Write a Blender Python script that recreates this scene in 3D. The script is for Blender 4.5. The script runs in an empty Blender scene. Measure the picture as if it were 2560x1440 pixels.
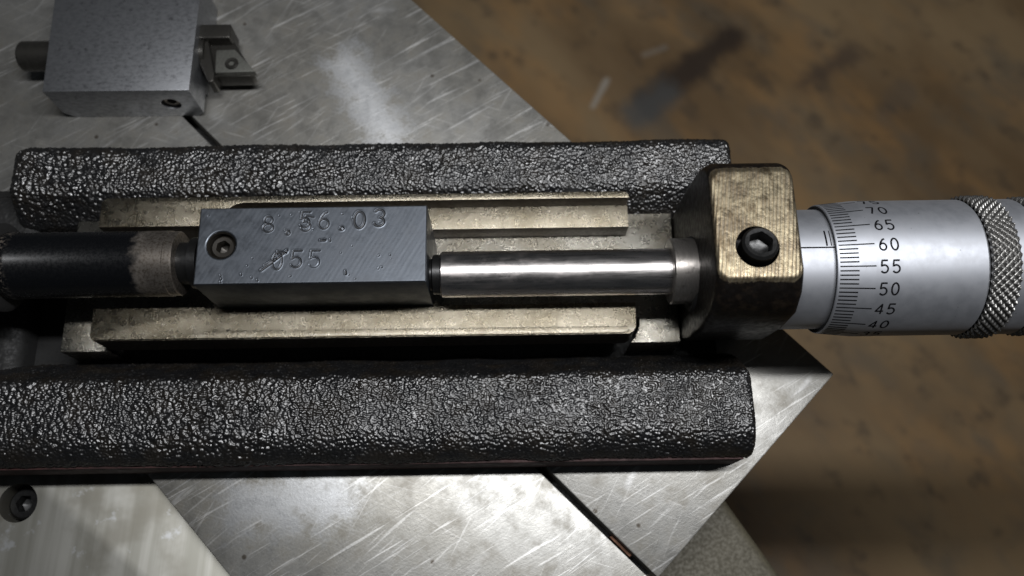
import bpy, bmesh, math, random
import numpy as np
from mathutils import Vector, Matrix
random.seed(5); rng = np.random.default_rng(5)
SC = bpy.context.scene
COL = SC.collection
MM = 0.001                      # everything below is written in millimetres
R = math.radians

# ------------------------------------------------------------------ camera
cd = bpy.data.cameras.new('camera'); cam = bpy.data.objects.new('camera', cd); COL.objects.link(cam)
cam.location = (0, 0, 203*MM); cam.rotation_euler = (R(17.8), 0, R(-0.87))
cd.sensor_width = 36; cd.lens = 36*2150/2560
cd.clip_start = 0.005; cd.clip_end = 20
cd.dof.use_dof = True; cd.dof.focus_distance = 0.181; cd.dof.aperture_fstop = 14.5
SC.camera = cam
# ------------------------------------------------------------------ light
w = bpy.data.worlds.new('World'); SC.world = w; w.use_nodes = True
bg = w.node_tree.nodes['Background']
bg.inputs[0].default_value = (0.80, 0.90, 1.0, 1); bg.inputs[1].default_value = 0.02
def area(name, loc, target, size, power, color, shape='DISK', size_y=None):
    l = bpy.data.lights.new(name, 'AREA'); l.shape = shape; l.size = size*MM; l.energy = power; l.color = color
    if size_y: l.size_y = size_y*MM
    o = bpy.data.objects.new(name, l); COL.objects.link(o)
    o.location = Vector(loc)*MM
    o.rotation_euler = (Vector(target)-Vector(loc)).to_track_quat('-Z', 'Y').to_euler()
    return o
# one short fluorescent tube over the bench, running left to right
tube = area('tube_lamp', (92, 87, 400), (92, 87, 0), 360, 2.7, (0.98, 0.985, 1.0), 'RECTANGLE', 34)
tube.rotation_euler = (R(38), 0, 0)      # its reflector leans to the rear
vs = SC.view_settings
vs.view_transform = 'Standard'; vs.look = 'None'; vs.gamma = 1; vs.exposure = 0; vs.use_curve_mapping = False
SC.cycles.use_denoising = True
SC.cycles.max_bounces = 8

# ------------------------------------------------------------------ material helpers
class NT:
    def __init__(s, name):
        m = bpy.data.materials.new(name); m.use_nodes = True
        s.m = m; s.t = m.node_tree; s.n = s.t.nodes; s.b = s.n['Principled BSDF']
        g = s.n.new('ShaderNodeNewGeometry'); v = s.n.new('ShaderNodeVectorMath'); v.operation = 'SCALE'
        v.inputs['Scale'].default_value = 1000; s.l(g.outputs['Position'], v.inputs[0]); s.pos = v.outputs[0]
    def l(s, a, b): s.t.links.new(a, b)
    def put(s, sock, val):
        if isinstance(val, (int, float)): sock.default_value = val
        elif isinstance(val, (tuple, list)):
            sock.default_value = tuple(val)+(1,) if len(val) == 3 and len(sock.default_value) == 4 else tuple(val)
        else: s.l(val, sock)
    def map(s, scale=(1,1,1), rot=(0,0,0), loc=(0,0,0), src=None):
        # rotate first, then stretch
        a = s.n.new('ShaderNodeMapping'); a.inputs['Rotation'].default_value = [R(q) for q in rot]; a.inputs['Location'].default_value = loc
        s.l(src or s.pos, a.inputs['Vector'])
        b = s.n.new('ShaderNodeVectorMath'); b.operation = 'MULTIPLY'; s.l(a.outputs[0], b.inputs[0]); b.inputs[1].default_value = scale
        return b.outputs[0]
    def noise(s, scale, detail=3, rough=.55, vec=None, dist=0.0):
        a = s.n.new('ShaderNodeTexNoise'); s.l(vec or s.pos, a.inputs['Vector'])
        a.inputs['Scale'].default_value = scale; a.inputs['Detail'].default_value = detail; a.inputs['Roughness'].default_value = rough
        a.inputs['Distortion'].default_value = dist
        return a.outputs['Fac']
    def voro(s, scale, vec=None, feat='F1', rnd=1):
        a = s.n.new('ShaderNodeTexVoronoi'); a.feature = feat; s.l(vec or s.pos, a.inputs['Vector']); a.inputs['Scale'].default_value = scale
        a.inputs['Randomness'].default_value = rnd
        return a.outputs['Distance']
    def wave(s, scale, vec=None, dist=2, dscale=1, detail=2):
        a = s.n.new('ShaderNodeTexWave'); s.l(vec or s.pos, a.inputs['Vector']); a.inputs['Scale'].default_value = scale
        a.inputs['Distortion'].default_value = dist; a.inputs['Detail Scale'].default_value = dscale; a.inputs['Detail'].default_value = detail
        return a.outputs['Fac']
    def ramp(s, fac, lo, hi, a=0.0, b=1.0):
        r = s.n.new('ShaderNodeMapRange'); r.interpolation_type = 'SMOOTHSTEP'
        s.put(r.inputs[0], fac)
        for i, q in enumerate((lo, hi, a, b)): s.put(r.inputs[i+1], q)
        return r.outputs[0]
    def math(s, op, a, b=0.0, c=0.0):
        r = s.n.new('ShaderNodeMath'); r.operation = op
        s.put(r.inputs[0], a); s.put(r.inputs[1], b); s.put(r.inputs[2], c)
        return r.outputs[0]
    def mix(s, fac, a, b):
        r = s.n.new('ShaderNodeMix'); r.data_type = 'RGBA'
        s.put(r.inputs[0], fac); s.put(r.inputs[6], a); s.put(r.inputs[7], b)
        return r.outputs[2]
    def xyz(s):
        a = s.n.new('ShaderNodeSeparateXYZ'); s.l(s.pos, a.inputs[0]); return a.outputs
    def seg(s, a, b):
        # distance in the plane z=0 from the segment a-b
        ax, ay = a; bx, by = b; L = math.hypot(bx-ax, by-ay); ux, uy = (bx-ax)/L, (by-ay)/L
        x, y, _ = s.xyz()
        dx = s.math('SUBTRACT', x, ax); dy = s.math('SUBTRACT', y, ay)
        t = s.math('ADD', s.math('MULTIPLY', dx, ux), s.math('MULTIPLY', dy, uy))
        tc = s.math('MINIMUM', s.math('MAXIMUM', t, 0.0), L)
        ex = s.math('SUBTRACT', dx, s.math('MULTIPLY', tc, ux)); ey = s.math('SUBTRACT', dy, s.math('MULTIPLY', tc, uy))
        return s.math('SQRT', s.math('ADD', s.math('MULTIPLY', ex, ex), s.math('MULTIPLY', ey, ey))), s.math('DIVIDE', tc, L)
    def attr(s, name):
        a = s.n.new('ShaderNodeAttribute'); a.attribute_name = name; return a.outputs['Fac']
    def bump(s, h, dist, strength=1.0, prev=None):
        b = s.n.new('ShaderNodeBump'); b.inputs['Distance'].default_value = dist*MM; b.inputs['Strength'].default_value = strength
        s.l(h, b.inputs['Height'])
        if prev is not None: s.l(prev, b.inputs['Normal'])
        return b.outputs[0]
    def done(s, color, rough, metal=0.0, normal=None, spec=None, coat=None, coat_rough=.2, aniso=None):
        b = s.b.inputs
        s.put(b['Base Color'], color); s.put(b['Roughness'], rough); s.put(b['Metallic'], metal)
        if normal is not None: s.l(normal, b['Normal'])
        if spec is not None: s.put(b['Specular IOR Level'], spec)
        if coat is not None: s.put(b['Coat Weight'], coat); b['Coat Roughness'].default_value = coat_rough
        return s.m

def m_cast():
    t = NT('oily_black_casting')
    n = t.noise(.16, 4); n2 = t.noise(.5, 4, .65)
    c = t.mix(t.ramp(n, .42, .66), (.006, .006, .0065), (.010, .008, .006))
    c = t.mix(t.ramp(n2, .60, .74, 0, .5), c, (.026, .018, .011))
    r = t.ramp(t.noise(.25, 4, .6), .3, .7, .29, .42)
    return t.done(c, r, .0, None, spec=1.0)
def m_cast_smooth(name='dark_oily_paint', col=(.012, .0125, .010), rough=.35):
    t = NT(name)
    c = t.mix(t.ramp(t.noise(.25, 4), .4, .65), col, tuple(q*.5 for q in col))
    return t.done(c, t.ramp(t.noise(.5, 3), .3, .7, rough, rough+.2), 0.0, t.bump(t.noise(1.3, 3), .12, .5), spec=.5)
def m_tan(name='oily_tan_machined_iron', a=(.215, .192, .148), b=(.140, .121, .086), d=(.42, .40, .355)):
    t = NT(name)
    big = t.noise(.12, 5, .6); fine = t.noise(2.5, 3, .7); grain = t.noise(5.0, 2, .6)
    c = t.mix(t.ramp(big, .32, .68), a, b)
    c = t.mix(t.ramp(fine, .52, .72, 0, .4), c, d)
    c = t.mix(t.ramp(grain, .58, .74, 0, .18), c, tuple(q*.35 for q in b))
    c = t.mix(t.ramp(t.voro(.25), .0, .08, .7, 0.0), c, (.055, .035, .018))
    bp = t.bump(fine, .075, .9); bp = t.bump(grain, .045, .9, bp)
    r = t.ramp(t.noise(.5, 5, .65), .25, .75, .23, .34)
    return t.done(c, r, 1.0, bp, coat=.15, coat_rough=.12)
def m_block():
    t = NT('blue_grey_milled_steel')
    v = t.map((1.0, .045, 1), rot=(0, 0, 29))
    streak = t.noise(1.5, 3, .6, v); streak2 = t.noise(3.2, 2, .6, t.map((1, .06, 1), rot=(0, 0, 31)))
    c = t.mix(t.ramp(streak, .35, .68), (.082, .091, .105), (.096, .106, .121))
    c = t.mix(t.ramp(t.noise(.25, 4), .45, .72), c, (.090, .098, .111))
    c = t.mix(t.ramp(t.voro(.55), .0, .10, .8, 0), c, (.12, .12, .13))
    c = t.mix(t.ramp(t.attr('dirt'), .25, .95, 0, .60), c, (.050, .042, .034))
    bp = t.bump(streak, .003, .9); bp = t.bump(streak2, .003, .8, bp); bp = t.bump(t.noise(2.2, 3, .7), .012, .7, bp)
    r = t.ramp(t.noise(.5, 4), .3, .7, .36, .50)
    return t.done(c, r, .9, bp)
def m_steel_dark(name, col, rough, metal=.9, streak=(1, 1, 1), amt=.02, dirt=(.02, .018, .015), dirt_amt=.5):
    t = NT(name)
    n = t.noise(1.6, 4, .6, t.map(streak))
    c = t.mix(t.ramp(n, .35, .7), col, tuple(q*.72 for q in col))
    c = t.mix(t.ramp(t.noise(.5, 5, .65), .55, .72, 0, dirt_amt), c, dirt)
    return t.done(c, t.ramp(n, .3, .7, rough*.85, rough*1.2), metal, t.bump(n, amt, .8))
def m_plate():
    t = NT('scratched_ground_steel')
    big = t.noise(.028, 4, .55); mid = t.noise(.18, 5, .65); fine = t.noise(1.6, 4, .7)
    sw = t.wave(.16, t.map((1, .05, 1), rot=(0, 0, -56)), 5, 1.4, 3)
    grind = t.noise(1.2, 3, .65, t.map((.05, 1, 1), rot=(0, 0, -30)))
    scr1 = t.ramp(t.voro(.19, t.map((.035, 1.5, 1), rot=(0, 0, -32)), 'DISTANCE_TO_EDGE'), .0, .016, 1, 0)
    scr2 = t.ramp(t.voro(.16, t.map((.05, 1.7, 1), rot=(0, 0, -68), loc=(7, 3, 0)), 'DISTANCE_TO_EDGE'), .0, .010, 1, 0)
    scr3 = t.ramp(t.voro(.15, t.map((.06, 1.5, 1), rot=(0, 0, 22), loc=(1, 13, 0)), 'DISTANCE_TO_EDGE'), .0, .012, 1, 0)
    gate = t.ramp(t.noise(.06, 2, .5, t.map((1, 1, 1), loc=(40, 9, 0))), .46, .60)
    scr = t.math('MAXIMUM', t.math('MULTIPLY', scr1, gate), t.math('MAXIMUM', t.math('MULTIPLY', scr2, .25), t.math('MULTIPLY', scr3, .25)))
    c = t.mix(t.ramp(big, .36, .64), (.32, .316, .30), (.255, .247, .225))
    c = t.mix(t.ramp(mid, .48, .72, 0, .6), c, (.195, .18, .15))
    c = t.mix(t.ramp(fine, .56, .78, 0, .45), c, (.20, .19, .17))
    c = t.mix(t.math('MULTIPLY', scr, .45), c, (.60, .60, .60))
    c = t.mix(t.ramp(t.voro(.10), .03, .075, .85, 0), c, (.07, .055, .04))
    for (rz, k, lo) in ((-30, .50, .60), (-62, .22, .63), (18, .22, .635), (-41, .3, .62)):
        f = t.noise(.85, 3, .6, t.map((.045, 1, 1), rot=(0, 0, rz), loc=(rz*3.1, rz, 0)))
        c = t.mix(t.ramp(f, lo, lo+.07, 0, k), c, (.74, .735, .72))
    c = t.mix(t.ramp(t.noise(.55, 5, .75, t.map((1, 1, 1), loc=(50, 20, 0))), .60, .72, 0, .55), c, (.15, .135, .11))
    c = t.mix(t.ramp(t.noise(2.6, 3, .7), .60, .72, 0, .45), c, (.17, .16, .14))
    # two rubbed, burnished patches
    for (a, b, r0, r1, gl) in (((-43, 129), (-31, 108), 0.0, 9.0, .66), ((-42, 15), (-60, 14), 0.0, 11.0, .50)):
        d, _ = t.seg(a, b)
        d = t.math('ADD', d, t.math('ADD', t.math('MULTIPLY', t.math('SUBTRACT', mid, .5), 24.0), t.math('MULTIPLY', t.math('SUBTRACT', fine, .5), 10.0)))
        c = t.mix(t.ramp(d, r0, r1, .9, 0), c, (gl*.97, gl*.985, gl))
    bp = t.bump(grind, .022, .8); bp = t.bump(fine, .035, .8, bp); bp = t.bump(mid, .05, .5, bp); bp = t.bump(scr, .015, .5, bp)
    r = t.ramp(mid, .3, .7, .36, .50)
    return t.done(c, r, .82, bp)
def m_base():
    t = NT('brushed_grey_steel')
    v = t.map((1, .035, 1), rot=(0, 0, 3))
    n = t.noise(.20, 4, .55, v); n2 = t.noise(.05, 4)
    c = t.mix(t.ramp(n, .35, .66), (.25, .245, .215), (.37, .365, .335))
    c = t.mix(t.ramp(n2, .50, .66, 0, .7), c, (.18, .17, .14))
    c = t.mix(t.ramp(t.noise(.16, 4, .6), .60, .70, 0, .7), c, (.45, .46, .47))
    return t.done(c, .5, .85, t.bump(n, .03, .6))
def m_floor():
    t = NT('rust_stained_sheet_metal')
    sc = t.n.new('ShaderNodeVectorMath'); sc.operation = 'SCALE'; sc.inputs['Scale'].default_value = .5854; t.l(t.pos, sc.inputs[0]); t.pos = sc.outputs[0]
    v = t.map((1, .42, 1), rot=(0, 0, -38))
    big = t.noise(.016, 4, .55, v); mid = t.noise(.045, 4, .55, v); fine = t.noise(.30, 4, .65)
    c = t.mix(t.ramp(big, .34, .66), (.205, .130, .064), (.335, .232, .122))
    c = t.mix(t.ramp(mid, .47, .68, 0, .5), c, (.42, .240, .095))
    c = t.mix(t.ramp(t.noise(.05, 4, .6, t.map((1, .5, 1), rot=(0, 0, -40), loc=(31, 17, 0))), .48, .70, 0, .6), c, (.165, .138, .100))
    c = t.mix(t.ramp(t.noise(.11, 4, .6, t.map((1, .6, 1), rot=(0, 0, -40), loc=(3, 61, 0))), .54, .72, 0, .7), c, (.110, .080, .052))
    c = t.mix(t.ramp(fine, .62, .78, 0, .3), c, (.25, .21, .16))
    wob = t.math('ADD', t.math('MULTIPLY', t.math('SUBTRACT', mid, .5), 16.0), t.math('MULTIPLY', t.math('SUBTRACT', fine, .5), 9.0))
    for (a, b, r0, r1, col, k) in (
            ((66, 202), (108, 237), 1.5, 11.0, (.055, .038, .027), .95),
            ((60, 196), (74, 206), 2.0, 12.0, (.115, .115, .110), .8),
            ((140, 212), (163, 227), 1.0, 9.0, (.10, .07, .05), .75),
            ((176, 196), (186, 206), 0.9, 8.0, (.13, .11, .09), .4),
            ((40.5, 201), (47.5, 214.5), .4, 2.2, (.46, .42, .36), .85),
            ((66, 228), (76, 232), .3, 2.0, (.34, .30, .25), .5)):
        d, _ = t.seg(a, b)
        small = r0 < .5
        d = t.math('ADD', d, wob if not small else t.math('MULTIPLY', wob, .15))
        c = t.mix(t.ramp(d, r0, r1, k, 0), c, col)
    r = t.ramp(big, .3, .7, .50, .72)
    return t.done(c, r, .15, t.bump(mid, .5, .5))
def m_satin():
    t = NT('satin_chrome')
    n = t.noise(.35, 4, .6); ring = t.noise(1.8, 3, .6, t.map((1, .04, .04)))
    c = t.mix(t.ramp(n, .4, .68, 0, .3), (.45, .465, .50), (.395, .40, .42))
    c = t.mix(t.ramp(t.noise(.9, 4, .7), .68, .78, 0, .4), c, (.32, .31, .295))
    c = t.mix(t.ramp(t.voro(.30), .0, .06, .7, 0), c, (.10, .095, .09))
    r = t.ramp(n, .3, .7, .54, .60)
    return t.done(c, r, .93, t.bump(ring, .006, .8))
def m_rod():
    t = NT('polished_steel_rod')
    v = t.map((.10, 1, 1)); n = t.noise(1.3, 4, .65, v)
    x = t.xyz()[0]
    worn = t.math('MULTIPLY', t.ramp(t.noise(.5, 5, .7, t.map((.5, 1, 1))), .44, .70), t.ramp(x, 0.0, 26.0, .75, .05))
    c = t.mix(worn, (.62, .59, .575), (.42, .375, .36))
    ln = t.noise(1.2, 2, .5, t.map((.03, 1, 1)))
    c = t.mix(t.ramp(ln, .60, .68, 0, .35), c, (.26, .21, .20))
    r = t.math('ADD', t.ramp(n, .3, .7, .24, .32), t.math('MULTIPLY', worn, .16))
    return t.done(c, r, 1.0, t.bump(n, .004, .6))
def m_bracket():
    t = NT('oily_milled_bracket')
    x, y, z = t.xyz()
    mill = t.wave(.42, t.map((1, .13, .05), rot=(0, 0, 8)), 5.0, .8, 3)
    mill2 = t.noise(1.5, 3, .65, t.map((1, .06, .05), rot=(0, 0, 8)))
    blot = t.noise(.22, 5, .6)
    gold = t.mix(t.ramp(blot, .36, .62), (.30, .258, .178), (.15, .125, .09))
    gold = t.mix(t.ramp(t.noise(1.1, 4, .7), .60, .72, 0, .75), gold, (.07, .05, .03))
    gold = t.mix(t.ramp(mill, .35, .75, 0, .30), gold, (.22, .16, .085))
    gold = t.mix(t.ramp(t.noise(.35, 5, .7, t.map((1, .6, 1), loc=(4, 2, 0))), .50, .64, 0, .7), gold, (.085, .062, .036))
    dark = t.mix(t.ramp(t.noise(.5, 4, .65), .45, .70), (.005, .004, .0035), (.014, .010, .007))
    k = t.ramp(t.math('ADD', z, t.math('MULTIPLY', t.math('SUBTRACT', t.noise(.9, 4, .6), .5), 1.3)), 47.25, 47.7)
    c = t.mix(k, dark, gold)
    h = t.math('MULTIPLY', t.math('ADD', mill, mill2), k)
    bp = t.bump(h, .055, .9); bp = t.bump(t.noise(.8, 4, .6), .12, .7, bp)
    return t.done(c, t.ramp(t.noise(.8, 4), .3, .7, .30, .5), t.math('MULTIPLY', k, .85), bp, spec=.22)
def m_plunger():
    t = NT('blued_steel_worn_at_the_end')
    x = t.xyz()[0]; n = t.noise(.55, 5, .65); n2 = t.noise(1.6, 4, .7)
    k = t.ramp(t.math('ADD', x, t.math('MULTIPLY', t.math('SUBTRACT', n, .5), 4.5)), -79.0, -75.4)
    k2 = t.math('MULTIPLY', t.ramp(x, -106.0, -104.0, 1.0, 0.0), t.ramp(n2, .5, .62))
    worn = t.mix(t.ramp(n2, .40, .66), (.24, .215, .19), (.10, .084, .068))
    c = t.mix(t.math('MAXIMUM', k, t.math('MULTIPLY', k2, .7)), (.0028, .0031, .0038), worn)
    r = t.ramp(n2, .3, .7, .22, .34)
    return t.done(c, t.math('ADD', r, t.math('MULTIPLY', k, .12)), t.math('MULTIPLY', k, .85), t.bump(n2, .005, .6), spec=.4)
def m_plain(name, col, rough, metal=0.0, spec=None):
    t = NT(name); n = t.noise(1.2, 4, .6)
    c = t.mix(t.ramp(n, .35, .7), col, tuple(q*.65 for q in col))
    return t.done(c, t.ramp(n, .3, .7, rough*.85, min(1, rough*1.2)), metal, t.bump(n, .02, .5), spec=spec)
M = dict(cast=m_cast(), paint=m_cast_smooth(), tan=m_tan(), pale=m_tan('pale_worn_iron', (.33, .315, .275), (.22, .20, .16), (.47, .455, .425)), red_reflect=m_cast_smooth('painted_red_reflection', (.040, .014, .013), .6), block=m_block(), plate=m_plate(), base=m_base(),
         floor=m_floor(), satin=m_satin(), rod=m_rod(), bracket=m_bracket(),
         toolsteel=m_steel_dark('grey_tool_block_steel', (.31, .318, .335), .40, .92, (.5, .8, 1), .02, (.13, .13, .14), .75),
         black=m_plain('black_oxide_steel', (.007, .007, .007), .36, .0, .45),
         blued=m_plunger(),
         worn=m_steel_dark('worn_grey_steel', (.20, .178, .155), .42, .8, (1, 1, 1), .03, (.05, .042, .035), .7),
         collar=m_steel_dark('oily_grey_collar', (.30, .28, .26), .36, .85, (1, .3, .3), .03, (.04, .035, .03), .7),
         knurl=m_plain('knurled_chrome', (.27, .265, .255), .36, .9),
         brown=m_plain('oily_brown_screw_steel', (.030, .026, .021), .42, .5),
         milled=m_plain('shade_dark_milled_iron', (.045, .033, .023), .45, .5),  # dark tone carries the painted shade of the ledge sides
         ink=m_plain('black_engraving_ink', (.006, .006, .007), .9, 0.0, .05),
         groove=m_plain('black_gap', (.008, .008, .008), .7),
         cutter=m_plain('dark_cutter_steel', (.062, .059, .053), .34, .75),
         insert=m_plain('grey_carbide_insert', (.15, .15, .135), .40, .6),
         beige=m_plain('olive_machine_paint', (.098, .086, .056), .6),
         copper=m_plain('copper_shim', (.16, .08, .05), .5, .7),
         underside=m_plain('dark_plate_edge_steel', (.10, .095, .085), .5, .6))

# ------------------------------------------------------------------ mesh helpers
def thing(name, label, cat, base, group=None):
    o = bpy.data.objects.new(name, None); COL.objects.link(o); o.location = Vector(base)*MM
    o.empty_display_size = .005
    o['label'] = label; o['category'] = cat
    if group: o['group'] = group
    return o
def wloc(o):
    v = Vector((0, 0, 0))
    while o: v += o.location; o = o.parent
    return v
def link(name, me, mat, parent=None, smooth=None, label=None):
    o = bpy.data.objects.new(name, me); COL.objects.link(o)
    if parent is not None:
        o.parent = parent
        me.transform(Matrix.Translation(-wloc(parent)))
    if mat is not None: me.materials.append(mat)
    if smooth is not None:
        me.shade_smooth()
        if smooth < 180: me.set_sharp_from_angle(angle=R(smooth))
    if label: o['label'] = label
    return o
def structure(o): o['kind'] = 'structure'; return o
def mesh_np(name, V, F):
    V = np.asarray(V, dtype=np.float32)*MM; F = np.asarray(F, dtype=np.int32)
    me = bpy.data.meshes.new(name); me.vertices.add(len(V)); me.vertices.foreach_set('co', V.ravel())
    k = F.shape[1]; me.loops.add(F.size); me.loops.foreach_set('vertex_index', F.ravel())
    me.polygons.add(len(F)); me.polygons.foreach_set('loop_start', np.arange(0, F.size, k, dtype=np.int32))
    me.polygons.foreach_set('loop_total', np.full(len(F), k, dtype=np.int32))
    me.update(calc_edges=True); me.validate(); return me
def mesh_py(name, V, F):
    me = bpy.data.meshes.new(name); me.from_pydata([Vector(v)*MM for v in V], [], F); me.update(); return me
def from_bm(name, bm, scale=True):
    if scale: bmesh.ops.scale(bm, vec=(MM,)*3, verts=bm.verts)
    bmesh.ops.recalc_face_normals(bm, faces=bm.faces)
    me = bpy.data.meshes.new(name); bm.to_mesh(me); bm.free(); return me
def prism(name, poly, z0, z1, bevel=0.0, seg=2):
    bm = bmesh.new()
    lo = [bm.verts.new((x, y, z0)) for x, y in poly]; hi = [bm.verts.new((x, y, z1)) for x, y in poly]
    n = len(poly); bm.faces.new(lo[::-1]); bm.faces.new(hi)
    for i in range(n): bm.faces.new((lo[i], lo[(i+1) % n], hi[(i+1) % n], hi[i]))
    bmesh.ops.recalc_face_normals(bm, faces=bm.faces)
    if bevel: bmesh.ops.bevel(bm, geom=list(bm.edges), offset=bevel, segments=seg, profile=.6, affect='EDGES', clamp_overlap=True)
    return from_bm(name, bm)
def box(name, x0, x1, y0, y1, z0, z1, bevel=.25, seg=2):
    return prism(name, [(x0, y0), (x1, y0), (x1, y1), (x0, y1)], z0, z1, bevel, seg)
def prism_x(name, poly, x0, x1, bevel=0.0, seg=2):
    # polygon in (y, z) swept along x
    bm = bmesh.new()
    a = [bm.verts.new((x0, y, z)) for y, z in poly]; b = [bm.verts.new((x1, y, z)) for y, z in poly]
    n = len(poly); bm.faces.new(a); bm.faces.new(b[::-1])
    for i in range(n): bm.faces.new((a[i], a[(i+1) % n], b[(i+1) % n], b[i]))
    bmesh.ops.recalc_face_normals(bm, faces=bm.faces)
    if bevel: bmesh.ops.bevel(bm, geom=list(bm.edges), offset=bevel, segments=seg, profile=.6, affect='EDGES', clamp_overlap=True)
    return from_bm(name, bm)
def loft(name, rings, cap0=True, cap1=True, closed=True):
    V = []; F = []; n = len(rings[0])
    for r in rings: V += [tuple(p) for p in r]
    for i in range(len(rings)-1):
        for j in range(n):
            k = (j+1) % n
            F.append((i*n+j, i*n+k, (i+1)*n+k, (i+1)*n+j))
    if cap0: F.append(tuple(range(n))[::-1])
    if cap1: F.append(tuple((len(rings)-1)*n+j for j in range(n)))
    bm = bmesh.new(); vv = [bm.verts.new(v) for v in V]
    for f in F:
        try: bm.faces.new([vv[q] for q in f])
        except ValueError: pass
    return from_bm(name, bm)
def lathe_x(name, prof, yc, zc, n=72, cap0=True, cap1=True):
    return loft(name, [[(x, yc+r*math.cos(2*math.pi*j/n), zc+r*math.sin(2*math.pi*j/n)) for j in range(n)] for x, r in prof], cap0, cap1)
def hexscrew(name, r, hexr, h, depth, chamfer=.4, n=36, turn=0.0):
    # axis z, top at z = 0, socket sunk below it
    def circ(q, z): return [(q*math.cos(2*math.pi*j/n), q*math.sin(2*math.pi*j/n), z) for j in range(n)]
    def hexa(q, z):
        out = []
        for j in range(n):
            a = 2*math.pi*j/n; b = (a-turn) % (math.pi/3)-math.pi/6
            rr = q*math.cos(math.pi/6)/math.cos(b); out.append((rr*math.cos(a), rr*math.sin(a), z))
        return out
    cone = [(0.35*hexr*math.cos(2*math.pi*j/n), .35*hexr*math.sin(2*math.pi*j/n), -depth-.5) for j in range(n)]
    return loft(name, [circ(r, -h), circ(r, -chamfer), circ(r-chamfer, 0), circ((r-chamfer+hexr)/2+.05, -.02), hexa(hexr+.12, -.05), hexa(hexr, -.25), hexa(hexr, -depth), cone])
def cut(o, me2):
    tmp = bpy.data.objects.new('tmp', me2); COL.objects.link(tmp); tmp.parent = o.parent
    if o.parent is not None: me2.transform(Matrix.Translation(-wloc(o.parent)))
    md = o.modifiers.new('b', 'BOOLEAN'); md.operation = 'DIFFERENCE'; md.object = tmp; md.solver = 'EXACT'
    dg = bpy.context.evaluated_depsgraph_get(); dg.update()
    new = bpy.data.meshes.new_from_object(o.evaluated_get(dg)); o.modifiers.clear()
    o.data = new; bpy.data.objects.remove(tmp)
def place(me, loc, rot=None):
    if rot is not None: me.transform(rot)
    me.transform(Matrix.Translation(Vector(loc)*MM)); return me
def cells(u, v, size, seed):
    # dome-shaped grains of uneven size, like shot pressed into pitch
    u = u/size; v = v/size; iu = np.floor(u).astype(int); iv = np.floor(v).astype(int)
    T = np.random.default_rng(seed).random((256, 256, 4)); h = np.zeros(u.shape)
    for a in (-1, 0, 1):
        for b in (-1, 0, 1):
            t = T[(iu+a) % 256, (iv+b) % 256]
            d2 = (iu+a+.5+(t[..., 0]-.5)-u)**2+(iv+b+.5+(t[..., 1]-.5)-v)**2
            r = .42+.38*t[..., 2]
            h = np.maximum(h, np.sqrt(np.maximum(0, 1-d2/(r*r)))*r*(.6+.4*t[..., 3]))
    return h
def smooth_noise(u, v, size, seed):
    u = u/size; v = v/size; iu = np.floor(u).astype(int); iv = np.floor(v).astype(int); fu = u-iu; fv = v-iv
    T = np.random.default_rng(seed).random((128, 128)); fu = fu*fu*(3-2*fu); fv = fv*fv*(3-2*fv)
    g = lambda a, b: T[(iu+a) % 128, (iv+b) % 128]
    return (g(0, 0)*(1-fu)+g(1, 0)*fu)*(1-fv)+(g(0, 1)*(1-fu)+g(1, 1)*fu)*fv

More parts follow.
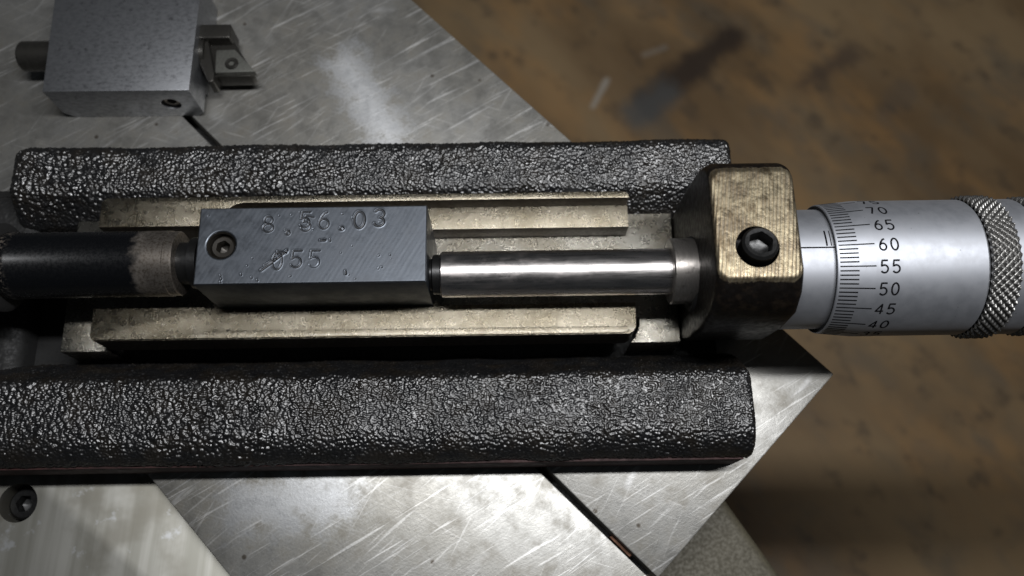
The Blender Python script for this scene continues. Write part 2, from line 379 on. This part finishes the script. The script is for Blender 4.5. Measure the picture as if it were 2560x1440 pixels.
def round_poly(pts, radii, step):
    """Open polyline (y, z) with rounded corners, resampled every `step`."""
    out = [np.array(pts[0], float)]
    for i in range(1, len(pts)-1):
        p, a, b = (np.array(pts[i], float), np.array(pts[i-1], float), np.array(pts[i+1], float))
        da = (a-p)/np.linalg.norm(a-p); db = (b-p)/np.linalg.norm(b-p)
        r = radii[i]
        for t in np.linspace(0, 1, 9):
            s0 = p+da*r; s1 = p+db*r
            out.append((1-t)**2*s0+2*t*(1-t)*p+t*t*s1)
    out.append(np.array(pts[-1], float)); out = np.array(out)
    L = np.r_[0, np.cumsum(np.hypot(*np.diff(out, axis=0).T))]
    s = np.linspace(0, L[-1], int(L[-1]/step)+1)
    return np.c_[np.interp(s, L, out[:, 0]), np.interp(s, L, out[:, 1])], s
def rough_bar(name, pts, radii, x0, x1, step, amp, seed, r0=2.0, r1=2.0, wob=.5):
    """A cast bar: rounded profile along x, grainy surface as real relief; ends rounded over and closed."""
    prof, s = round_poly(pts, radii, step)
    tan = np.gradient(prof, axis=0); tan /= np.linalg.norm(tan, axis=1)[:, None]
    nor = np.c_[-tan[:, 1], tan[:, 0]]
    cen = prof.mean(0)
    if ((prof-cen)*nor).sum() < 0: nor = -nor
    X = np.arange(x0, x1+step, step); nx, ns = len(X), len(s)
    XX, SS = np.meshgrid(X, s, indexing='ij')
    size = .60
    big = smooth_noise(XX, SS, 5.0, seed+3)
    coarse = np.clip((smooth_noise(XX, SS, 14.0, seed+5)-.35)*2, 0, 1)*np.clip(.9-(XX+60)/90, .25, 1)
    h = (cells(XX, SS, size, seed)*size*(1-.6*coarse)+cells(XX+33, SS+7, size*1.75, seed+1)*size*1.6*coarse)*amp*(.7+.6*big)
    h += (smooth_noise(XX, SS, 9.0, seed+2)-.5)*wob
    ins = np.zeros(nx)
    for xe, rr, sg in ((x0, r0, 1), (x1, r1, -1)):
        d = (X-xe)*sg; m = d < rr
        ins[m] = np.maximum(ins[m], rr-np.sqrt(np.maximum(0, rr*rr-(rr-np.maximum(d[m], 0))**2)))
    P = prof[None]+nor[None]*(h-ins[:, None])[..., None]
    V = np.dstack([XX, P[..., 0], P[..., 1]]).reshape(-1, 3)
    idx = np.arange(nx*ns).reshape(nx, ns)
    F = np.dstack([idx[:-1, :-1], idx[1:, :-1], idx[1:, 1:], idx[:-1, 1:]]).reshape(-1, 4)
    # flat closed ends: strips from the profile to the bar's base line
    f = np.linspace(0, 1, ns)[:, None]; line = np.array(pts[0])*(1-f)+np.array(pts[-1])*f
    for i in (0, nx-1):
        base = len(V); V = np.r_[V, np.c_[np.full(ns, X[i]), line]]
        q = np.c_[idx[i, :-1], idx[i, 1:], base+np.arange(1, ns), base+np.arange(ns-1)]
        F = np.r_[F, q if i == 0 else q[:, ::-1]]
    return mesh_np(name, V, F)

# ------------------------------------------------------------------ stroke lettering (unit box, y up)
def arc(cx, cy, rx, ry, a0, a1, n=14):
    return [(cx+rx*math.cos(R(a0+(a1-a0)*i/n)), cy+ry*math.sin(R(a0+(a1-a0)*i/n))) for i in range(n+1)]
GLYPH = {
 '0': [arc(.5, .5, .42, .5, 0, 360, 28)],
 '3': [arc(.46, .75, .38, .25, 150, -80, 16)+arc(.46, .26, .42, .26, 80, -150, 16)],
 '4': [[(.72, 0), (.72, 1), (.02, .30), (1, .30)]],
 '5': [[(.92, 1), (.20, 1), (.12, .53)]+arc(.47, .31, .44, .31, 128, -148, 20)],
 '6': [[(.78, .97), (.52, .90), (.30, .70), (.13, .45)]+arc(.5, .29, .40, .29, 165, -195, 26)],
 '7': [[(.05, 1), (.92, 1), (.38, 0)]],
 '8': [arc(.5, .75, .34, .25, 0, 360, 24), arc(.5, .26, .42, .26, 0, 360, 24)],
 '2': [arc(.48, .70, .40, .30, 165, -30, 14)+[(.06, 0), (.95, 0)]],
 '1': [[(.25, .8), (.55, 1), (.55, 0)]],
 '9': [arc(.5, .71, .40, .29, -15, 345, 26)+[(.87, .55), (.70, .30), (.48, .10), (.22, .03)]],
}

# ================================================================== SETTING
# far sheet-metal floor
me = mesh_py('floor', [(-1500, -1500, -400), (1500, -1500, -400), (1500, 1500, -400), (-1500, 1500, -400)], [(0, 1, 2, 3)])
structure(link('floor', me, M['floor']))
# machine slide: two pieces with the narrow adjusting gap between them, both under the fixture
sl_a = [(-195, 226.5), (-82.6, 111.2), (7.2, 19.8), (30.2, -3), (62, -35.2)]         # gap, west side
sl_b = [(-194, 228.5), (-81.0, 112.2), (9.6, 19.9), (32.2, -3), (63.6, -34.4)]
se = lambda x: 42.3+(x-78)*1.009
west = sl_a[:-1]+[(33.0, se(33.0)-.6)]
def inter(p, d, q, e):
    M2 = np.array([[d[0], -e[0]], [d[1], -e[1]]]); t = np.linalg.solve(M2, np.array(q)-np.array(p)); return (p[0]+d[0]*t[0], p[1]+d[1]*t[0])
SEd = (1, 1.009)
pa = inter((7.2, 19.8), (23.0, -22.8), (78, 42.3), SEd); pb = inter((9.6, 19.9), (22.6, -22.9), (78, 42.3), SEd)
psw = inter((-83, 19.8), (19.8, -21.4), (78, 42.3), SEd)
nw = (-250, 19.8+167*1.081)
slide = structure(link('slide_plate', prism('slide_plate', [(-82.6, 111.2), (7.2, 19.8), pa, psw, nw, (-198, 229)], -11.6, 0, .35, 2), M['plate'], None, 40))
strip = link('gib_strip', prism('gib_strip', [(-81.0, 112.2), (-194, 228.5), (-104, 231), (78, 42.3), pb, (9.6, 19.9)], -11.6, -.03, .35, 2), M['plate'], slide, 40)
link('gap_floor', prism('gap_floor', [(-198, 226), (-190, 230), (pb[0]+1.5, pb[1]+1), (pa[0]-1.5, pa[1]+1.5)], -11, -8.0), M['groove'], slide)
link('copper_shim', prism('copper_shim', [(22.6, 5.6), (23.2, 5.9), (27.6, 1.5), (27.0, 1.1)], -8, -3.6, .1), M['copper'], slide)
# lower carriage surface, west, with a counterbored screw
carriage = structure(link('carriage_top', prism('carriage_top', [(nw[0]-.2, nw[1]-.2), (-340, nw[1]), (-340, -130), (psw[0]-.2, -130), (psw[0]-.2, psw[1]-.2)], -30, -4, .3), M['base']))
bm = bmesh.new(); bmesh.ops.create_cone(bm, cap_ends=True, segments=48, radius1=4.5, radius2=4.5, depth=30)
cut(carriage, place(from_bm('c', bm), (-115.4, 15.4, -3)))
carriage.data.set_sharp_from_angle(angle=R(35))
sc_ = link('socket_screw', place(hexscrew('socket_screw', 3.7, 2.0, 8, 3.0, .5), (-115.4, 15.4, -6.8)), M['black'], carriage, 40, 'black socket head screw sunk in a round hole')
# beige casting under the slide and the dark column below it
structure(link('machine_base', prism('machine_base', [(26, 61), (57.2, 15.2), (71, -6.2), (84, -24), (100, -48), (0, -120), (-60, -40), (-60, 20)], -399.7, -31, 3.0, 3), M['beige'], None, 40))
structure(link('slide_foot', prism('slide_foot', [(-60, 90), (52, 48), (36, 27), (-10, -18), (-60, 0)], -399.7, -11.8, 1.0), M['underside'], None, 40))

# ================================================================== FIXTURE (black casting, machined bed, micrometer bracket)
fx = thing('stop_fixture', 'black grainy cast iron fixture with tan machined channel lying across the steel slide', 'fixture', (-30, 60, 0))
N_PTS = [(99.4, .06), (99.0, 11.5), (96.6, 16.0), (85.6, 16.0), (79.4, 9.0), (79.0, 1.5)]
link('rear_rail', rough_bar('rear_rail', N_PTS, [0, 2.0, 2.2, 2.2, 1.5, 0], -119, 54.2, .14, .88, 11, 3.0, 1.8), M['cast'], fx, 180)
S_PTS = [(47.2, .5), (45.0, 7.0), (39.9, 16.0), (26.0, 16.0), (22.3, 12.6), (21.9, 9.6)]
link('front_rail', rough_bar('front_rail', S_PTS, [0, 1.5, 1.6, 3.2, 1.6, 0], -135, 53.6, .14, .88, 23, 2.0, 1.3), M['cast'], fx, 180)
link('front_flange', box('front_flange', -135, 51.8, 21.3, 40, .06, 10.2, .5), M['red_reflect'], fx, 40)  # red reflection on this wall is painted into its colour
link('channel_floor', box('channel_floor', -128, 50, 34, 90, .06, 1.6, .4), M['groove'], fx, 40)
E_PTS = [(92.5, .06), (91.0, 6.0), (86, 8.5), (42, 8.5), (36.5, 6.5), (34.5, .06)]
link('end_wall', rough_bar('end_wall', E_PTS, [0, 3, 3, 3, 3, 0], -150, -113.5, .25, .35, 31, 2.0, 4.0), M['groove'], fx, 180)
link('boss', lathe_x('boss', [(-130, 9.6), (-108.4, 9.6), (-107.6, 8.6)], 62.7, 27.4), M['groove'], fx, 40)
# machined bed: base slab and the ledges standing on it
SLAB = [(-102.8, 79.8), (39.4, 79.8), (39.4, 47.9), (27.8, 47.9), (29.0, 49.2), (30.2, 52.0), (30.2, 54.0), (-90.0, 54.0), (-93.4, 51.2), (-92.8, 49.6), (-91.2, 47.6), (-102.5, 47.6)]
link('bed_slab', prism('bed_slab', SLAB, 1.7, 11.6, .3, 2), M['pale'], fx, 40)
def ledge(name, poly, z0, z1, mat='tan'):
    # ground top faces; milled sides coloured dark to imitate their shade
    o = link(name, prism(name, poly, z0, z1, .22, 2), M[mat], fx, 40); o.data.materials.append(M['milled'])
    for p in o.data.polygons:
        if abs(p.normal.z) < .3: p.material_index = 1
def corner(cx, cy, r, a0, a1, n=8): return [(cx+r*math.cos(R(a0+(a1-a0)*i/n)), cy+r*math.sin(R(a0+(a1-a0)*i/n))) for i in range(n+1)]
# rear: low shelf, tall outer strip that widens to full width at the west end (round pocket corner)
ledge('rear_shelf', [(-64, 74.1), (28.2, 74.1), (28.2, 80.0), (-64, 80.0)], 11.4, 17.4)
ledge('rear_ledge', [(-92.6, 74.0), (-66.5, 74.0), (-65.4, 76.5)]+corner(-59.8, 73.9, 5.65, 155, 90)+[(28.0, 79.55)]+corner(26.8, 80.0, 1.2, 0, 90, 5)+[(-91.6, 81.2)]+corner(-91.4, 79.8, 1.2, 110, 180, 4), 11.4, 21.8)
# front: wide ledge with a shallow pocket and a low outer lip
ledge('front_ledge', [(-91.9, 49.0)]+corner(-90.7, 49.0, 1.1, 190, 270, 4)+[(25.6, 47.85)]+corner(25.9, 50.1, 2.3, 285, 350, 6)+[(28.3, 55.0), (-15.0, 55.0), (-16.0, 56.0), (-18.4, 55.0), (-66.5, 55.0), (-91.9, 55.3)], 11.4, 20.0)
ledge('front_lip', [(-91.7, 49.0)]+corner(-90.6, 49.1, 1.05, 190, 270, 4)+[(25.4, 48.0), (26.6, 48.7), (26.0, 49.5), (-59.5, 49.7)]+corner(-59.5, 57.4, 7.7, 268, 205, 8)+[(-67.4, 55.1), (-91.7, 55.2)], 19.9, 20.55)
bm = bmesh.new(); bmesh.ops.create_uvsphere(bm, u_segments=24, v_segments=12, radius=3.2); bmesh.ops.scale(bm, vec=(1, .5, .45), verts=bm.verts)
link('pin_head', place(from_bm('pin_head', bm), (15.5, 82.6, 16.6)), M['groove'], fx, 180)
# bracket that holds the micrometer
def rrect(x0, x1, y0, y1, r, z, n=6):
    return [(cx+r*math.cos(R(a0+90*q/n)), cy+r*math.sin(R(a0+90*q/n)), z) for cx, cy, a0 in ((x1-r, y1-r, 0), (x0+r, y1-r, 90), (x0+r, y0+r, 180), (x1-r, y0+r, 270)) for q in range(n+1)]
BR = [(2, 52, 79.5, 0, 1.0), (10, 48.6, 79.5, 0, 1.0), (18, 46.6, 79.4, 0, 1.2), (31, 45.4, 78.9, 0, 1.6), (40, 45.7, 77.9, 0, 1.8), (44.4, 47.6, 76.8, .1, 2.2), (46.4, 49.4, 75.6, .25, 2.4),
      (47.45, 50.6, 74.3, .35, 2.5), (47.75, 50.9, 73.8, .55, 2.5), (47.93, 51.2, 73.5, .85, 2.4), (48.0, 51.6, 73.1, 1.2, 2.2)]
br = link('bracket', loft('bracket', [rrect(39.7+i_, 57.0-i_, a_, b_, r_, z_) for z_, a_, b_, i_, r_ in BR]), M['bracket'], fx, 40)
bm = bmesh.new(); bmesh.ops.create_cone(bm, cap_ends=True, segments=48, radius1=4.25, radius2=4.25, depth=12)
cut(br, place(from_bm('c', bm), (48.1, 57.4, 48)))
br.data.set_sharp_from_angle(angle=R(38))
link('clamp_screw', place(hexscrew('clamp_screw', 3.55, 2.45, 9, 3.2, .5, turn=.3), (48.4, 57.7, 49.5), Matrix.Rotation(R(-7), 4, 'X')), M['black'], br, 40, 'black hex socket clamp screw in the tan face')
link('spindle_boss', lathe_x('spindle_boss', [(39.1, 8.0), (39.9, 8.4)], 59.4, 26, 48), M['groove'], fx, 40)

# ================================================================== STAMPED BLOCK
bl = thing('stamped_block', 'blue grey milled steel block stamped 8.56.03 and 055 lying in the tan channel', 'block', (-40.3, 63.3, 11.7))
BX0, BX1, BY0, BY1, BZ = -64.0, -16.7, 54.95, 71.8, 37.0
link('block_body', box('block_body', BX0, BX1, BY0, BY1, 11.7, BZ-.34, .12), M['block'], bl, 40)
cut(bl.children[0], place(from_bm('c', (lambda b: (bmesh.ops.create_cone(b, cap_ends=True, segments=40, radius1=3.05, radius2=3.05, depth=12), b)[1])(bmesh.new())), (-59.0, 63.5, BZ)))
st = .095
gx = np.linspace(BX0+.05, BX1-.05, int((BX1-BX0)/st)); gy = np.linspace(BY0+.05, BY1-.05, int((BY1-BY0)/st))
GX, GY = np.meshgrid(gx, gy, indexing='ij')
GZ = np.full(GX.shape, BZ); DIRT = np.zeros(GX.shape)
def strike(poly, width, depth, rim=.5, fade=None):
    global GZ, DIRT
    d = np.full(GX.shape, 9.0); f = np.ones(GX.shape)
    for (ax, ay), (bx_, by_) in zip(poly[:-1], poly[1:]):
        m = (GX > min(ax, bx_)-1) & (GX < max(ax, bx_)+1) & (GY > min(ay, by_)-1) & (GY < max(ay, by_)+1)
        L2 = (bx_-ax)**2+(by_-ay)**2+1e-9
        t = np.clip(((GX[m]-ax)*(bx_-ax)+(GY[m]-ay)*(by_-ay))/L2, 0, 1)
        dd = np.hypot(GX[m]-ax-t*(bx_-ax), GY[m]-ay-t*(by_-ay)); cur = d[m]
        d[m] = np.minimum(cur, dd)
        if fade:
            fm = f[m]; yy = ay+t*(by_-ay); fm = np.where(dd < cur, np.clip(fade(ax+t*(bx_-ax), yy), 0, 1), fm); f[m] = fm
    g = np.clip(1-d/width, 0, 1); r = np.exp(-((d-width*1.35)/(width*.55))**2)
    GZ = GZ-depth*f*np.sqrt(g)+depth*rim*.55*f*r
    DIRT = np.maximum(DIRT, g*f)
def stamp(ch, cx, cy, wd, ht, width=.17, depth=.13, slant=0.0, rot=0.0, fade=None):
    for gl in GLYPH[ch]:
        pts = []
        for (px, py) in gl:
            x = (px-.5)*wd+slant*(py-.5)*ht; y = (py-.5)*ht
            c, s = math.cos(R(rot)), math.sin(R(rot)); pts.append((cx+c*x-s*y, cy+s*x+c*y))
        strike(pts, width, depth, fade=fade)
stamp('8', -49.6, 68.0, 2.5, 3.45, rot=1)
strike([(x-45.4, y+66.0) for x, y in arc(0, 0, .36, .45, 0, 360, 16)], .16, .16)
stamp('5', -42.0, 68.9, 2.3, 3.5, width=.17, depth=.15, rot=-2); stamp('5', -41.6, 68.0, 2.3, 3.4, width=.15, depth=.12, rot=-14)
stamp('6', -38.1, 68.7, 2.5, 3.8, rot=2)
strike([(x-34.3, y+66.8) for x, y in arc(0, 0, .38, .38, 0, 360, 16)], .17, .20)
strike([(-34.3, 66.8), (-34.2, 66.75)], .2, .12)
stamp('0', -30.7, 68.7, 2.6, 3.7, width=.23, depth=.17); stamp('3', -26.5, 69.1, 2.5, 3.7, width=.23, depth=.17, rot=-3)
stamp('0', -47.2, 59.8, 2.3, 3.6, width=.17, depth=.14)
strike([(-50.3, 57.9), (-48.2, 59.6), (-45.3, 62.1)], .24, .18); strike([(-49.8, 58.9), (-47.5, 60.4)], .16, .14); strike([(-47.3, 61.9), (-45.4, 61.6)], .18, .18)
stamp('5', -43.3, 60.2, 2.4, 3.6, width=.18, depth=.15)
stamp('5', -39.6, 60.2, 2.4, 3.6, width=.17, depth=.14, fade=lambda x, y: .35+.65*(y-58.2)/4)
strike([(-38.5, 64.2), (-37.6, 64.25)], .22, .24); strike([(-36.6, 64.5), (-36.5, 64.0)], .14, .14)
strike([(-33.1, 57.4), (-33.0, 56.8)], .22, .16)
for _ in range(26):
    x, y = rng.uniform(BX0+1, BX1-1), rng.uniform(BY0+.8, BY1-.8)
    a, L = rng.uniform(0, 6.3), rng.uniform(.05, .35)
    strike([(x, y), (x+L*math.cos(a), y+L*math.sin(a))], rng.uniform(.10, .17), rng.uniform(.05, .12))
for (x, y) in ((-58.6, 57.0), (-58.4, 56.3), (-58.5, 55.6), (-54.4, 57.2), (-52.2, 56.5), (-51.0, 55.9)): strike([(x, y), (x+.12, y-.3)], .14, .14)
# milling ridges across the face
al = R(29); GU = GX*math.cos(al)-GY*math.sin(al); 
GZ += .0017*np.sin(GU*2*math.pi/.92+1.6*smooth_noise(GX, GY, 6, 4))*(.4+.9*smooth_noise(GX, GY, 3.5, 5))
# rolled-over outer edge, round mouth of the screw hole
ed = np.minimum(np.minimum(GX-gx[0], gx[-1]-GX), np.minimum(GY-gy[0], gy[-1]-GY)); GZ -= .14*np.clip(1-ed/.22, 0, 1)**2
HX, HY, HR = -59.0, 63.5, 3.0
dh = np.hypot(GX-HX, GY-HY); snap = (dh < HR) & (dh > HR-st*1.5)
k = np.where(snap, HR/np.maximum(dh, 1e-6), 1); PX_ = HX+(GX-HX)*k; PY_ = HY+(GY-HY)*k
GZ = GZ-.18*np.clip(1-(dh-HR)/.35, 0, 1)**2
nx, ny = GX.shape; idx = np.arange(nx*ny).reshape(nx, ny)
F = np.dstack([idx[:-1, :-1], idx[1:, :-1], idx[1:, 1:], idx[:-1, 1:]]).reshape(-1, 4)
inside = (dh <= HR-st*1.5).ravel(); F = F[~inside[F].any(1)]
V = np.c_[PX_.ravel(), PY_.ravel(), GZ.ravel()]
# skirt round the rim so the face is a closed lid on the body
rim_i = np.r_[idx[:, 0], idx[-1, 1:], idx[::-1, -1][1:], idx[0, ::-1][1:-1]]
low = V[rim_i].copy(); low[:, 2] = BZ-.5; b0 = len(V); V = np.r_[V, low]; nr = len(rim_i)
F = np.r_[F, np.array([(rim_i[i], b0+i, b0+(i+1) % nr, rim_i[(i+1) % nr]) for i in range(nr)])]
me = mesh_np('stamped_face', V, F)
at = me.attributes.new('dirt', 'FLOAT', 'POINT'); at.data.foreach_set('value', np.r_[DIRT.ravel(), np.zeros(nr)].astype(np.float32))
link('stamped_face', me, M['block'], bl, 180, 'milled top face stamped with 8.56.03 and a slashed 0 and 55')
# threaded hole lining and the set screw down in it
th = [[(HX+(HR-.02-(.28 if i % 2 else 0))*math.cos(2*math.pi*j/40), HY+(HR-.02-(.28 if i % 2 else 0))*math.sin(2*math.pi*j/40), BZ-.12-.42*i) for j in range(40)] for i in range(9)]
link('thread', loft('thread', th, False, False), M['brown'], bl, 30)
link('set_screw', place(hexscrew('set_screw', 2.65, 1.45, 5, 2.4, .45, turn=.4), (HX, HY, BZ-1.3)), M['brown'], bl, 40, 'recessed hex socket set screw')

# ================================================================== BLACK PLUNGER (west)
AY, AZ = 59.4, 28.0
pl = thing('black_plunger', 'round black steel plunger with worn grey end left of the stamped block', 'plunger', (-90, 62.8, 11.7))
link('plunger_body', lathe_x('plunger_body', [(-112, 7.0), (-107.3, 7.0), (-106.9, 7.3), (-104.6, 7.3), (-104.3, 7.12), (-76.8, 7.12)], 62.8, AZ), M['blued'], pl, 40)
link('worn_end', lathe_x('worn_end', [(-76.8, 7.12), (-72.0, 7.12), (-71.9, 6.95), (-70.4, 6.95), (-70.1, 6.7), (-70.0, 5.4)], 62.8, AZ), M['blued'], pl, 35, 'worn bare grey end of the plunger')
link('neck', lathe_x('neck', [(-70.0, 4.6), (-67.6, 4.6), (-67.4, 5.6), (-65.6, 5.6), (-65.3, 3.0), (-63.9, 3.0)], 62.8, AZ, 48), M['black'], pl, 35)

# ================================================================== POLISHED ROD
ro = thing('polished_rod', 'shiny polished steel rod between stamped block and micrometer bracket', 'rod', (10, AY, 11.7))
link('rod_body', lathe_x('rod_body', [(-14.3, 4.6), (-14.0, 4.95), (35.6, 4.95)], AY, AZ, 96), M['rod'], ro, 30)
link('rod_tip', lathe_x('rod_tip', [(-16.6, 3.4), (-16.2, 3.4), (-15.9, 4.3), (-14.1, 4.3)], AY, AZ, 48), M['black'], ro, 30)
link('collar', lathe_x('collar', [(34.6, 5.0), (34.6, 6.8), (34.9, 7.1), (41.0, 7.05), (41.6, 6.6), (41.6, 3.0)], AY, AZ, 64), M['collar'], ro, 35, 'oily grey collar at the bracket end')

# ================================================================== MICROMETER HEAD
mi = thing('micrometer_head', 'satin chrome micrometer head with engraved scale and knurled grip clamped in the tan bracket', 'micrometer', (80, AY, 13))
sl = link('sleeve', lathe_x('sleeve', [(56.0, 12.8), (69, 12.8)], AY, AZ, 128), M['satin'], mi, 40)
th_prof = [(65.75, 13.5), (65.85, 13.72), (66.0, 13.78), (73.0, 14.47), (73.3, 14.5), (95.6, 14.5), (96.0, 14.2)]
tb = link('thimble', lathe_x('thimble', th_prof, AY, AZ, 160, False, False), M['satin'], mi, 12)
link('rim_gap_shade', lathe_x('rim_gap_shade', [(66.6, 12.6), (65.8, 12.95), (65.72, 13.52)], AY, AZ, 128, False, False), M['groove'], mi)  # black ring: sleeve gap, with the rim's shade painted into it
def knurl(name, x0, x1, r, amp, nth, seed):
    nxk = int((x1-x0)/.11); nt = int(2*math.pi*r/.16)
    X = np.linspace(x0, x1, nxk); T = np.linspace(0, 2*math.pi, nt, endpoint=False)
    XX, TT = np.meshgrid(X, T, indexing='ij')
    u = TT*nth/(2*math.pi); v = (XX-x0)/(2*math.pi*r/nth)*1.04
    a = np.abs(((u+v) % 1)-.5)*2; b = np.abs(((u-v) % 1)-.5)*2
    rr = r-amp+amp*np.minimum(np.clip(a*1.25, 0, 1), np.clip(b*1.25, 0, 1))
    e = np.minimum(XX-x0, x1-XX); rr -= (.35+amp*.5)*np.clip(1-e/.45, 0, 1)**2
    V = np.dstack([XX, AY+rr*np.cos(TT), AZ+rr*np.sin(TT)]).reshape(-1, 3)
    idx = np.arange(nxk*nt).reshape(nxk, nt); j = np.roll(idx, -1, 1)
    F = np.dstack([idx[:-1], j[:-1], j[1:], idx[1:]]).reshape(-1, 4)
    return mesh_np(name, V, F)
link('neck_ring', lathe_x('neck_ring', [(95.7, 13.9), (96.6, 13.9)], AY, AZ, 96, False, False), M['groove'], mi, 40)
link('knurled_ring', knurl('knurled_ring', 96.2, 102.2, 15.4, .75, 56, 1), M['knurl'], mi, 180)
link('plain_ring', lathe_x('plain_ring', [(101.9, 14.0), (102.1, 14.5), (106.6, 14.5), (107.0, 13.9), (107.6, 13.9)], AY, AZ, 128, False, False), M['satin'], mi, 30)
link('knurled_cap', knurl('knurled_cap', 107.4, 152.0, 15.0, .75, 56, 2), M['knurl'], mi, 180)  # visible knurl, lengthened out of view to shade the floor
link('shade_barrel', lathe_x('shade_barrel', [(151.6, 14.5), (152.2, 14.2), (153.0, 13.6), (203.0, 13.6), (204.5, 12.6), (205.0, 10.0)], AY, AZ, 96, False, True), M['satin'], mi, 30)  # unseen barrel, added so the micrometer's shadow covers more floor
# engraved scale: x along the axis, phi from the top towards the front
def rad(x): return np.interp(x, [66.0, 73.0, 73.3, 95], [13.78, 14.47, 14.5, 14.5])
def wrap(x, phi, lift, r=None): 
    q = (rad(x) if r is None else r)+lift; return (x, AY-q*math.sin(phi), AZ+q*math.cos(phi))
def ribbon(name, pts, width, r=None, lift=.02):
    """pts: (x, phi) polyline; a thin filled groove of the given width on the barrel."""
    V = []; F = []; rr = 14.5 if r is None else r
    fine = [pts[0]]
    for a, b in zip(pts[:-1], pts[1:]):
        k = max(1, int(math.hypot(b[0]-a[0], (b[1]-a[1])*rr)/.22)); fine += [(a[0]+(b[0]-a[0])*q/k, a[1]+(b[1]-a[1])*q/k) for q in range(1, k+1)]
    pts = fine
    for i, (x, p) in enumerate(pts):
        a = pts[max(0, i-1)]; b = pts[min(len(pts)-1, i+1)]
        tx, ty = b[0]-a[0], (b[1]-a[1])*rr; L = math.hypot(tx, ty) or 1
        nx_, ny_ = -ty/L*width/2, tx/L*width/2
        for sgn in (1, -1):
            for lf in (lift, -.06): V.append(wrap(x+nx_*sgn, p+ny_*sgn/rr, lf, r))
    for i in range(len(pts)-1):
        a, b = 4*i, 4*i+4
        F += [(a, b, b+2, a+2), (a+1, a, a+2, a+3)] if i == 0 else [(a, b, b+2, a+2)]
        F += [(a, a+1, b+1, b), (a+2, b+2, b+3, a+3)]
    e = 4*(len(pts)-1); F.append((e, e+1, e+3, e+2))
    return mesh_py(name, V, F)
PH0 = R(-1.3)
def phi_of(n): return PH0+R((60-n)*3.6)
for n in range(100):
    L = 7.05 if n % 5 == 0 else 3.75
    link('graduation_line', ribbon('graduation_line', [(66.25+L*q/4*.985, phi_of(n)) for q in range(5)], .29 if n % 5 else .26), M['ink'], tb)
for n in range(0, 100, 5):
    V = []; F = []
    txt = '%d' % n
    for ci, ch in enumerate(txt):
        for gl in GLYPH[ch]:
            m2 = ribbon('q', [(74.0+2.35*ci+px*1.62, phi_of(n)+R(.6)-((py-.5)*2.45)/14.5) for px, py in gl], .36, 14.5)
            b0 = len(V); V += [tuple(v.co/MM) for v in m2.vertices]; F += [tuple(b0+q for q in p.vertices) for p in m2.polygons]
            bpy.data.meshes.remove(m2)
    link('engraved_number', mesh_py('engraved_number', V, F), M['ink'], tb, None, 'black engraved number %s' % txt)
link('datum_line', ribbon('datum_line', [(57.2+q*1.1, PH0) for q in range(9)], .30, 12.8), M['ink'], sl)
link('scale_mark', ribbon('scale_mark', [(64.35, PH0+R(-1.5-q*3.2)) for q in range(6)], .34, 12.8), M['ink'], sl)
link('scale_mark', ribbon('scale_mark', [(65.25, PH0+R(-1.5-q*3.2)) for q in range(6)], .20, 12.8), M['ink'], sl)

# ================================================================== TOOL HOLDER (north-west)
tk = thing('tool_block', 'plain grey steel tool holder block standing on the slide plate', 'tool holder', (-98, 130, 0))
b1 = link('holder_body', prism('holder_body', [(-115.9, 114.4), (-79.3, 114.3), (-79.1, 147), (-117.0, 147)], .06, 13, .18, 2), M['toolsteel'], tk, 40)
def cyl(r, d, axis, loc, n=40):
    bm = bmesh.new(); bmesh.ops.create_cone(bm, cap_ends=True, segments=n, radius1=r, radius2=r, depth=d)
    return place(from_bm('c', bm), loc, Matrix.Rotation(R(90), 4, axis) if axis else None)
cut(b1, cyl(2.5, 8, 'X', (-86.1, 114.3, 6.3)))
def wedge(p0, p1, p2, y0, y1):   # small corner cut, triangle in (x, z)
    bm = bmesh.new(); a = [bm.verts.new((x, y0, z)) for x, z in (p0, p1, p2)]; b = [bm.verts.new((x, y1, z)) for x, z in (p0, p1, p2)]
    bm.faces.new(a); bm.faces.new(b[::-1])
    for i in range(3): bm.faces.new((a[i], a[(i+1) % 3], b[(i+1) % 3], b[i]))
    return from_bm('w', bm)
cut(b1, wedge((-117.5, 4), (-117.5, -1), (-112.5, -1), 110, 150)); cut(b1, wedge((-78, 3), (-78, -1), (-82.5, -1), 110, 120))
b1.data.set_sharp_from_angle(angle=R(35))
link('side_screw', place(hexscrew('side_screw', 2.35, 1.25, 4, 1.6, .4, turn=.2), (-86.1, 115.1, 6.3), Matrix.Rotation(R(90), 4, 'X')), M['worn'], tk, 40)
bo = thing('boring_bar', 'dark round boring bar with small diamond cutting insert through the grey tool block', 'boring bar', (-98, 128.8, 0))
link('shank', lathe_x('shank', [(-126.6, 3.4), (-126.0, 3.9), (-78, 3.9)], 128.8, 6.6, 56), M['cutter'], bo, 35)
link('head_bar', box('head_bar', -80, -71.2, 131.0, 135.2, 3.0, 10.6, .45, 3), M['cutter'], bo, 40)
link('head', prism('head', [(-79.4, 132.5), (-71.4, 132.5), (-65.2, 122.3), (-66.2, 121.7), (-75.2, 121.6), (-79.4, 126)], 2.6, 7.2, .25, 2), M['cutter'], bo, 40)
link('chip_guard', prism('chip_guard', [(-79.2, 132.2), (-77.6, 132.2), (-74.9, 121.8), (-74.9, 119.2), (-76.2, 118.9), (-79.0, 124.5)], 3.4, 9.0, .4, 3), M['cutter'], bo, 40)
ins = link('insert', prism('insert', [(-75.0, 128.4), (-70.2, 128.6), (-64.3, 121.9), (-74.7, 121.7)], 6.6, 9.0, .3, 2), M['insert'], bo, 40, 'diamond shaped carbide cutting insert')
link('insert_screw', place(hexscrew('insert_screw', 1.75, .75, 2, 1.0, .35), (-70.6, 124.3, 9.45)), M['cutter'], ins, 40)
